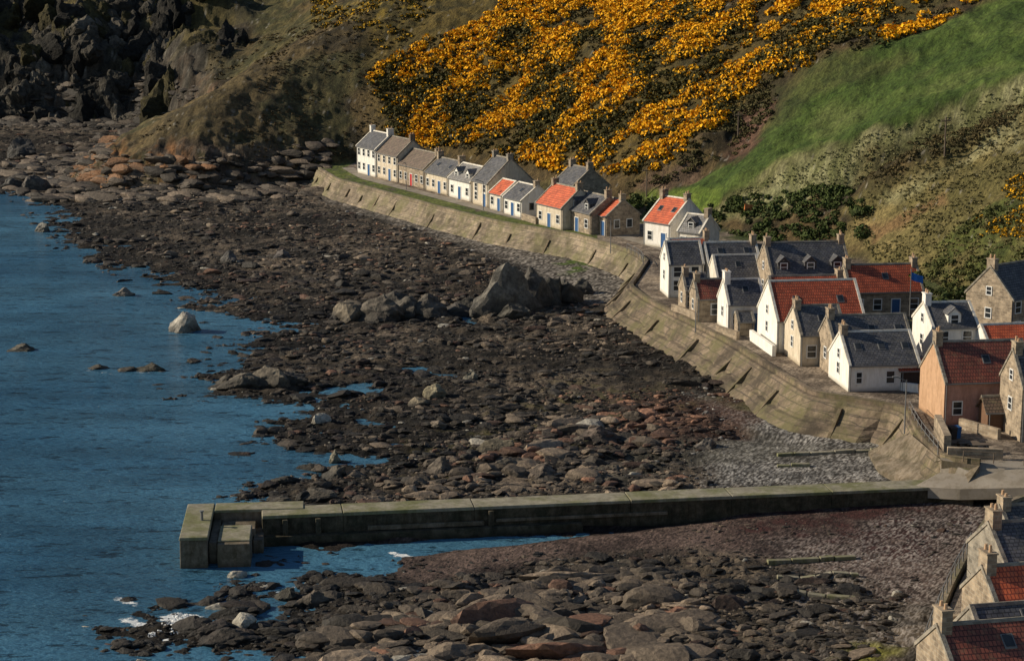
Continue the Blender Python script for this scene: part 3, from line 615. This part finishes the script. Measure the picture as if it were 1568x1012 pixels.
row('white_cottage',1037,1072,2.8,2.0,'white2','lslate',w=4.5,v0=384,ang=-40,chim='R',dorm=1,gw=0)
def near(name,u,v,L,w,eave,rise,wall,roof,ang=7,**k):
    o=P(u,v,4+eave); o[2]=4; return house(name,o,ang,L,w,eave,rise,wall,roof,**k)
near('stone_cottage',1028,391,5.2,5,3.4,1.6,'white2','red',chim='R',fw=None)
near('white_house',1024,404,4.2,5,4.0,2.2,'white','slate',gw=2,chim='')
near('white_house',1084,403,6.3,5,4.0,2.0,'white','slate',sky=2,gw=2,chim='R')
near('white_cottage',1098,426,5.2,5,3.0,2.2,'white2','slate',sky=1,chim='')
near('stone_house',1181,420,9.3,7,4.2,3.0,'stone','slate',dorm=3,chim='LR',gw=2)
near('stone_cottage',1050,446,2.6,4,2.6,1.6,'stone','slate',chim='L')
near('stone_cottage',1068,457,4.0,4.2,2.6,1.7,'stone','dred',chim='L',fw=[(2,1.4)])
near('white_cottage',1115,466,4.0,5,3.0,2.2,'white','slate',chim='L',sky=1,cw='white')
near('stone_shed',1130,492,1.8,2.2,1.5,.8,'stone','slate',chim='',fw=None,gw=0)
near('stone_cottage',1186,459,8.2,5.5,3.2,2.0,'cream','red',chim='R',sky=1,fw=None)
near('white_house',1190,491,9.2,8,3.3,3.3,'white','red',chim='',sky=2,gw=2)
near('stone_cottage',1302,447,8.4,5.6,2.9,2.5,'stone','red',chim='LR',sky=1)
near('stone_cottage',1218,428,2.2,3.5,3.2,2.0,'stone','slate',chim='LR',fw=None)
near('cream_cottage',1226,513,4.6,6,3.1,2.3,'cream','slate',chim='L',sky=1,gw=2)
near('stone_cottage',1278,531,7.8,6,3.0,2.4,'stone','slate',chim='L',sky=3,gw=1)
near('white_cottage',1300,559,6.8,6.6,2.5,2.4,'white','slate',chim='L',fw=[(1.0,1.3,.5,1.0),(4.0,1.3,.75,1.1),('d',5.5)],door='reddoor',sky=3,gw=2)
near('timber_shed',1380,567,3.0,3,1.9,.8,'timber','red',chim='',fw=None,gw=0,skew=False)
near('white_house',1428,502,4.7,6,4.1,1.9,'white','slate',chim='L',gw=2,cw='white',dorm=1)
near('white_cottage',1433,527,5.6,4,2.4,.7,'white2','lslate',chim='',skew=False)
near('stone_house',1550,458,6,6,4.5,3.0,'stone','slate',ang=38,chim='L',gw=2)
near('orange_roof_cottage',1516,534,6,5,2.6,1.8,'white','orange',chim='',ang=10)
near('pink_house',1447,585,8,6.5,3.8,2.8,'pinkw','dred',wall2='litpinkw',chim='L',sky=1,fw=[(1.2,1.5,.75,1.1),(5.2,1.5,.75,1.1)],gw=0)
near('stone_house',1566,592,4,5,4.7,2.6,'stone',"slate",chim='L',gw=2)
near('timber_shed',1513,630,1.7,2.2,1.7,1.0,'brownt','brownr',chim='',fw=None,gw=0,skew=False)
near('stone_cottage',1540,868,6,5.4,2.8,2.0,'stone2','slate',chim='L',gw=1,ang=12,sky=1)
near('stone_cottage',1530,940,6,5.0,2.8,2.0,'stone','orange',chim='L',ang=12,gw=1,sky=1)
near('stone_cottage',1505,985,6,3.6,2.4,1.5,'stone2','slate',chim='',ang=12,sky=1)
near('stone_cottage',1462,1035,7,5,2.6,1.9,'stone','dred',chim='L',ang=12,sky=1)
near('stone_cottage',1545,812,4,3.2,2.0,1.2,'stone2','slate',chim='L',ang=12,fw=None)
# ---------------------------------------------------------------- pier
pr=empty('stone_pier',(0,0,0)); A=P(400,776,2.25)[:2]; Bp=P(1400,734,2.25)[:2]; d=(Bp-A)/np.linalg.norm(Bp-A); LN=float(np.linalg.norm(Bp-A)); pr.location=(A[0],A[1],0); pr.rotation_euler=(0,0,math.atan2(d[1],d[0]))
b1=MB(); b2=MB(); b3=MB(); seg=0
while seg<LN+14:
    sl_=random.uniform(6,14); e1=min(seg+sl_,LN+14); j=random.uniform(-.03,.03); b1.box(seg,e1-.012,-2.3+j,0,-1.5,2.0); b3.box(seg-.0,e1-.015,-2.38+j,.08,2.0,2.25+random.uniform(-.02,.02),.03)
    seg=e1 if e1<LN+14 else LN+20
b1.box(0,LN*.47,-3.0,-2.35,-1.5,.75); 
for xx in (1.5,4.0,17.3,): b1.box(xx,xx+.45,-2.75,-2.34,-1.2,1.95,.02)
b2.box(8,17,-2.55,-2.34,.8,1.15); b2.box(17.9,LN*.6,-2.5,-2.34,1.0,1.25)
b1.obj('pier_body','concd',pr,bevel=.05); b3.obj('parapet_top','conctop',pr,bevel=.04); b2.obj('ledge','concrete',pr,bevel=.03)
q=P(275,870,0); X0,Y0=q[0],q[1]
hd=empty('pier_head',(X0,Y0,0),math.atan2(d[1],d[0])*.6); h1=MB(); h2=MB()
h1.box(0,2.1,0,9.0,-2,2.1,.07); h2.box(.0,2.15,.0,8.95,2.1,2.34,.05)
h1.box(2.1,2.7,1.0,7.0,-2,1.6); h1.box(2.72,5.2,.0,4.6,-2,1.75,.06); h1.box(2.72,5.4,4.62,7.0,-2,1.5,.05); h1.box(2.1,9,7.0,9.0,-2,2.1,.03); h2.box(2.17,9,6.95,9.0,2.1,2.33,.04)
h2.box(2.75,5.15,.6,4.5,1.752,1.87,.04); h1.box(5.2,6.0,3.2,7,-2,1.0,.03)
h1.obj('head_blocks','concrete',hd,bevel=.06); h2.obj('head_parapet','conctop',hd,bevel=.05)
mb=MB(); mb.cyl(1.0,4.5,2.3,3.0,.12,.1); mb.cyl(1,4.5,3.0,3.08,.18); mb.obj('mooring_bollard','metal',None,loc=(X0,Y0,0))
def slab(name,pts,mat,th=.3):
    V=[tuple(P(u,v,z)) for u,v,z in pts]; n=len(V); mb=MB(); cx=np.mean(np.array(V),0)
    mb.add(V+[(a,b_,c_-th*3) for a,b_,c_ in V]+[tuple(cx)],[(i,(i+1)%n,2*n) for i in range(n)]+[(i,(i+1)%n,n+(i+1)%n,n+i) for i in range(n)]); return mb.obj(name,mat)
slab('concrete_slipway',[(1392,662,3.9),(1442,704,3.95),(1500,712,3.9),(1480,742,2.6),(1400,742,1.6),(1345,718,1.3),(1330,690,1.4)],'concrete')
slab('concrete_apron',[(1440,700,4.02),(1600,708,4.02),(1620,745,3.2),(1470,748,2.4),(1400,744,2.2),(1440,722,3.0)],'path')
for pts in [[(1175,862),(1310,850)],[(1190,884),(1315,878)],[(1210,912),(1310,915)],[(1190,700),(1350,690)],[(1190,716),(1240,712)]]:
    a=P(*pts[0],.75);b_=P(*pts[1],1.0); mb=MB(); dd=(b_-a); Lg=np.linalg.norm(dd[:2]); dd/=np.linalg.norm(dd); nn=np.array([-dd[1],dd[0],0])*.22
    s0=0
    while s0<Lg:
        s1=s0+random.uniform(1,2.2); p0=a+dd*s0; p1=a+dd*min(s1-.1,Lg)
        z0=float(H(np.array([p0[0]]),np.array([p0[1]]))[0]); z1=float(H(np.array([p1[0]]),np.array([p1[1]]))[0]); p0[2]=z0;p1[2]=z1; tt=random.uniform(.16,.34)
        if random.random()<.85: mb.hexa([p0-nn-[0,0,.3],p1-nn-[0,0,.3],p1+nn-[0,0,.3],p0+nn-[0,0,.3]],[p0-nn+[0,0,tt],p1-nn+[0,0,tt],p1+nn+[0,0,tt],p0+nn+[0,0,tt]])
        s0=s1
    mb.obj('concrete_groyne','conctop',bevel=.04)
# ---------------------------------------------------------------- small objects
def wallline(name,pts,hh_,th=.4,mat='stone',z=4):
    mb=MB()
    for i in range(len(pts)-1):
        a=P(*pts[i],z);b_=P(*pts[i+1],z); dd=(b_-a)/np.linalg.norm(b_-a); nn=np.array([-dd[1],dd[0],0])*th/2
        mb.hexa([a-nn-[0,0,.5],b_-nn-[0,0,.5],b_+nn-[0,0,.5],a+nn-[0,0,.5]],[a-nn+[0,0,hh_],b_-nn+[0,0,hh_],b_+nn+[0,0,hh_],a+nn+[0,0,hh_]])
    mb.obj(name,mat,bevel=.03)
wallline('garden_wall',[(1435,662),(1450,695)],1.6,.6)
wallline('garden_wall',[(1450,700),(1535,703)],.9)
wallline('garden_wall',[(1380,597),(1425,603)],.8,.35,'white')
wallline('garden_wall',[(1470,655),(1530,672)],.9)
wallline('garden_wall',[(1098,510),(1130,520)],.9)
wallline('garden_wall',[(1150,520),(1185,545)],1.1,.4,'white')
wallline('garden_wall',[(1030,478),(1068,492)],1.0)
wallline('garden_wall',[(800,336),(822,343)],1.0)
for u,v in [(1478,930),(1490,880),(1508,850),(1455,975)]: wallline('garden_wall',[(u,v),(u+50,v-6)],1.4)
def pole(name,u,v,ht,cross=True):
    p=surf(u,v); mb=MB(); mb.cyl(0,0,-.5,ht,.13,.09)
    if cross:
        mb.box(-.8,.8,-.06,.06,ht-.6,ht-.48)
        for xx in (-.7,-.3,.3,.7): mb.cyl(xx,0,ht-.48,ht-.3,.05)
    mb.obj(name,'wood',None,loc=tuple(p),rz=.5)
pole('utility_pole',1446,246,5.5); pole('utility_pole',990,303,4.5); pole('utility_pole',1130,212,4)
def lamp(u,v):
    p=P(u,v,4); e=empty('street_lamp',tuple(p)); mb=MB(); mb.cyl(0,0,-.2,4.5,.07,.05); mb.tube((0,0,4.4),(-.8,0,4.75),.04,.035); mb.box(-1.2,-.7,-.1,.1,4.7,4.82); mb.obj('post','metal',e)
for u,v in [(622,290),(740,322),(935,385),(1065,505),(1385,660)]: lamp(u,v)
def fence(name,pts,z=4,step=1.6,hh_=1.1,mat='metal'):
    mb=MB(); W=[P(u,v,z) for u,v in pts]; T=resample([w[:2] for w in W],step)
    for i,p in enumerate(T):
        mb.cyl(p[0],p[1],z,z+hh_,.045,n=6)
        if i: 
            for k in (.55,1.0): mb.tube((*T[i-1],z+hh_*k),(*p,z+hh_*k),.03,.03,5)
    mb.obj(name,mat)
fence('metal_railing',[(1392,632),(1410,665),(1436,696)])
fence('metal_railing',[(1486,838),(1456,893),(1430,953),(1408,1012)],4.25)
fence('metal_railing',[(960,385),(985,397),(985,405)],4.25)
fence('wooden_fence',[(1475,706),(1568,712)],4,2,.9,'wood')
def picnic(u,v,rz):
    p=P(u,v,4); mb=MB(); mb.box(-.9,.9,-.38,.38,.72,.77)
    for s in(-1,1):
        mb.box(-.9,.9,s*.75-.13,s*.75+.13,.42,.46)
        for k in(-.6,.6): mb.tube((k,s*.75,0),(k,s*.2,.72),.05,.05)
    for k in(-.6,.6): mb.box(k-.04,k+.04,-.8,.8,.36,.42)
    mb.obj('picnic_table','wood',None,loc=tuple(p),rz=rz)
picnic(1482,690,.2); picnic(1500,693,.1); picnic(1466,688,.5)
def bin_(u,v,col):
    p=P(u,v,4); mb=MB(); mb.hexa([(-.25,-.28,.08),(.25,-.28,.08),(.25,.28,.08),(-.25,.28,.08)],[(-.3,-.34,.98),(.3,-.34,.98),(.3,.34,.98),(-.3,.34,.98)])
    mb.hexa([(-.32,-.37,.98),(.32,-.37,.98),(.32,.37,.98),(-.32,.37,.98)],[(-.3,-.33,1.06),(.3,-.33,1.06),(.3,.36,1.1),(-.3,.36,1.1)]); mb.cyl(-.2,.33,0,.18,.09); mb.cyl(.2,.33,0,.18,.09)
    mb.obj('wheelie_bin',col,None,loc=tuple(p),rz=.3)
bin_(1458,672,'timber'); bin_(1464,671,'bluedoor'); bin_(1412,606,'timber')
p=P(1392,500,4); e=empty('flagpole',tuple(p)); mb=MB(); mb.cyl(0,0,0,6.2,.06,.04); mb.cyl(0,0,6.2,6.3,.09); mb.obj('pole','metal',e)
V=[];Fs=[]
for i in range(9):
    xx=i/8*1.3; V+= [(xx,.10*math.sin(i*1.2),6.0-.06*i),(xx,.10*math.sin(i*1.2+.4),5.15-.05*i)]
    if i: Fs.append((2*i-2,2*i,2*i+1,2*i-1))
mb=MB(); mb.add(V,Fs); mb.obj('flag','blueflag',e)
p=surf(1152,326); mb=MB(); mb.add([(-1.2,-.8,0),(1.2,-.8,0),(1.2,.8,0),(-1.2,.8,0),(-1.1,0,1.3),(1.0,0,.8)],[(0,1,5,4),(2,3,4,5),(1,2,5),(3,0,4)]); mb.obj('orange_tarpaulin_shelter','rust',None,loc=tuple(p))
# ---------------------------------------------------------------- foliage
def foliage(name,C,Rr,per,pal,leaf=.22,flat=.75,topcol=None,topp=.0):
    n=len(C); k=per; idx=np.repeat(np.arange(n),k); m_=n*k
    dv=rng.normal(size=(m_,3)); dv/=np.linalg.norm(dv,axis=1)[:,None]; dv[:,2]=np.abs(dv[:,2])*1.0-.12
    lump=.75+.5*vn(dv[:,0]*2.2+idx*3.1,dv[:,1]*2.2+dv[:,2]*2+idx*1.7,9)
    r=Rr[idx]*lump*rng.uniform(.55,1.0,m_)**.5
    cpos=C[idx]+dv*r[:,None]*np.array([1,1,flat])
    nrm=dv+rng.normal(size=(m_,3))*.55; nrm/=np.linalg.norm(nrm,axis=1)[:,None]
    a=np.cross(nrm,rng.normal(size=(m_,3))); a/=np.linalg.norm(a,axis=1)[:,None]; b2_=np.cross(nrm,a)
    s=(leaf*rng.uniform(.6,1.4,m_)*np.clip(Rr[idx],.6,2)**.5)[:,None]
    V=np.stack([cpos-a*s-b2_*s*.6,cpos+a*s-b2_*s*.7,cpos+a*s*.8+b2_*s*.7,cpos-a*s*.7+b2_*s*.8],1).reshape(-1,3)
    Fq_=np.arange(m_*4).reshape(-1,4)
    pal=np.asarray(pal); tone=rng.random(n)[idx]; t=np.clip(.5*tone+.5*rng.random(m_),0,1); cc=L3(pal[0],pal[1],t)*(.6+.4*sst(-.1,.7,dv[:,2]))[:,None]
    if topcol is not None:
        tp=topp[idx] if hasattr(topp,'__len__') else topp
        f=rng.random(m_)<tp*(.4+.9*np.clip(dv[:,2]+.2,0,1)); tc=np.asarray(topcol)[None]*rng.uniform(.5,1.15,m_)[:,None]; cc=np.where(f[:,None],tc,cc)
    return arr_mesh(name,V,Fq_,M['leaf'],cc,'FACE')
def samp(poly,n,thr=0,ns=7,seed=301):
    p=np.array(poly); lo=p.min(0);hi=p.max(0); X=rng.uniform(lo[0],hi[0],n);Y=rng.uniform(lo[1],hi[1],n)
    k=(sdf(X,Y,poly)>0)&(fbm(X/ns,Y/ns,3,seed)>thr); X=X[k];Y=Y[k]; return np.stack([X,Y,H(X,Y)],1)
gz=sp([(575,150),(560,110),(640,70),(760,20),(800,-60),(1560,-60),(1490,14),(1350,72),(1200,118),(1120,160),(1100,212),(1050,243),(1000,264),(930,274),(850,264),(780,249),(700,229),(600,208)])
C=samp(gz,18500,.38,5); n=len(C); print('gorse',n)
C[:,2]+=.1; Rr=rng.uniform(.4,1.45,n)*(.7+.6*fbm(C[:,0]/9,C[:,1]/9,2,403)); tp=np.clip(fbm(C[:,0]/8,C[:,1]/8,4,401)*5.0-1.75+.4*(rng.random(n)-.5),.05,.95)
foliage('gorse_bushes',C,Rr,42,[(.038,.038,.011),(.115,.095,.022)],.19,.75,(.90,.45,.010),tp)
C2=samp(gz,6000,.3,4,333); foliage('heath_scrub',C2,rng.uniform(.4,1.0,len(C2)),24,[(.04,.036,.014),(.13,.10,.035)],.2,.6)
gz2=sp([(470,-50),(700,-50),(640,60),(560,80),(480,40)]); C=samp(gz2,1800,.48,5,77)
if len(C): foliage('gorse_bushes',C,rng.uniform(.4,1.2,len(C)),36,[(.03,.03,.01),(.08,.075,.02)],.20,.7,(.65,.37,.02),.4)
for gg in ([(1480,345),(1568,320),(1620,320),(1620,360),(1490,366)],[(1535,280),(1600,260),(1600,330),(1550,325)]):
    C=samp(sp(gg),260,.35,4,78)
    if len(C): foliage('gorse_bushes',C,rng.uniform(.3,.7,len(C)),40,[(.04,.04,.012),(.10,.095,.025)],.14,.7,(.8,.42,.012),.4)
th_=sp([(950,310),(985,292),(1040,320),(1100,318),(1180,292),(1290,290),(1330,330),(1320,372),(1250,372),(1160,368),(1090,350),(1000,330)])
C=samp(th_,900,.34,4,80); foliage('shrub_thicket',C,rng.uniform(.5,1.4,len(C)),80,[(.028,.044,.012),(.085,.115,.026)],.16,.8)
C=samp(sp([(1390,480),(1420,395),(1500,330),(1600,300),(1600,480),(1500,500)]),700,.45,5,81); foliage('hillside_scrub',C,rng.uniform(.4,1.0,len(C)),50,[(.05,.06,.018),(.13,.14,.04)],.15,.7)
C=samp(sp([(1290,285),(1330,235),(1560,155),(1568,190),(1400,260),(1320,300)]),1100,.40,4,82); foliage('bramble_scrub',C,rng.uniform(.3,.7,len(C)),30,[(.06,.050,.022),(.15,.115,.045)],.14,.6)
C=samp(sp([(950,285),(1040,255),(1110,190),(1130,140),(1190,120),(1185,180),(1120,240),(1010,290)]),700,.42,4,83); foliage('gully_scrub',C,rng.uniform(.4,1.0,len(C)),34,[(.05,.048,.018),(.13,.11,.04)],.16,.6)
sc_=sp([(390,150),(450,60),(640,60),(600,200),(500,240),(400,250),(200,215)]); C=samp(sc_,3500,.45,5,84); foliage('heather_scrub',C,rng.uniform(.2,.5,len(C)),20,[(.05,.040,.018),(.14,.10,.045)],.13,.6)
sc_=sp([(230,-40),(700,-40),(640,60),(450,60),(390,110),(300,60)]); C=samp(sc_,3500,.42,5,87); foliage('heather_scrub',C,rng.uniform(.3,.8,len(C)),20,[(.05,.039,.015),(.14,.098,.036)],.17,.6)
C=samp(sp([(1620,100),(1568,130),(1260,240),(1130,292),(1100,325),(1200,330),(1450,225),(1620,165)]),4500,.3,4,85); foliage('tussock_grass',C,rng.uniform(.15,.4,len(C)),12,[(.16,.165,.065),(.30,.29,.14)],.11,.5)
C=samp(sp([(1620,165),(1430,240),(1330,295),(1290,335),(1340,400),(1568,480),(1620,480)]),5000,.36,5,86); foliage('tussock_grass',C,rng.uniform(.15,.4,len(C)),12,[(.11,.105,.038),(.25,.21,.09)],.12,.5)
S0=[P(u,v,.1) for u,v in [(245,968),(262,958),(275,950),(285,948),(292,952),(235,972),(268,966)]]
Csp=np.array(S0); foliage('sea_spray',Csp,np.array([.5,.7,1.0,.8,.6,.4,.6]),120,[(.75,.78,.8),(.9,.9,.9)],.06,.6)
def tree(name,u,v,z,ht,cr,pal):
    p=P(u,v,z); e=empty(name,tuple(p)); mb=MB(); mb.tube((0,0,-.3),(.1,0,ht*.55),.2,.12); C=[]
    for i in range(14):
        a=i*2.4; rr=cr*random.uniform(.3,.85); zt=ht*random.uniform(.45,.95); q=(rr*math.cos(a),rr*math.sin(a),zt); mb.tube((.05,0,ht*random.uniform(.3,.5)),q,.07,.02,5); C.append(q)
    mb.obj('trunk','bark',e); C=np.array(C+[(0,0,ht*.8)]); o=foliage('crown',C,rng.uniform(.5,.95,len(C))*cr*.5,110,pal,.14,.9); o.parent=e
tree('tree',1396,478,4,4.6,1.7,[(.07,.09,.02),(.19,.21,.05)]); tree('tree',1340,472,4,3.6,1.3,[(.03,.05,.015),(.08,.12,.03)]); tree('tree',1372,470,4,3.4,1.5,[(.03,.05,.015),(.09,.13,.03)])
tree('tree',1448,500,4,4.2,1.6,[(.03,.045,.013),(.08,.11,.03)]); tree('tree',1480,500,4,4.6,1.8,[(.03,.045,.013),(.09,.12,.03)])
# ---------------------------------------------------------------- light
sd=Vector((-.90,.13,.0)).normalized(); el=math.radians(25); az=math.atan2(sd.x,sd.y)
dirs=Vector((sd.x*math.cos(el),sd.y*math.cos(el),math.sin(el)))
sl=bpy.data.lights.new('sun','SUN'); sl.energy=5.0; sl.angle=math.radians(.5); sl.color=(1.0,.87,.67); so=bpy.data.objects.new('sun',sl); scn.collection.objects.link(so); so.rotation_euler=(-dirs).to_track_quat('-Z','Y').to_euler()
w=bpy.data.worlds.new('World'); scn.world=w; w.use_nodes=True; nt=w.node_tree; bg=nt.nodes['Background']; sk=nt.nodes.new('ShaderNodeTexSky'); sk.sky_type='NISHITA'; sk.sun_disc=False; sk.sun_elevation=el; sk.sun_rotation=az; sk.air_density=1.0; sk.dust_density=.3; sk.ozone_density=1.5
nt.links.new(sk.outputs[0],bg.inputs[0]); bg.inputs[1].default_value=.07
scn.view_settings.view_transform='Standard'; scn.view_settings.look='None'; scn.view_settings.exposure=0
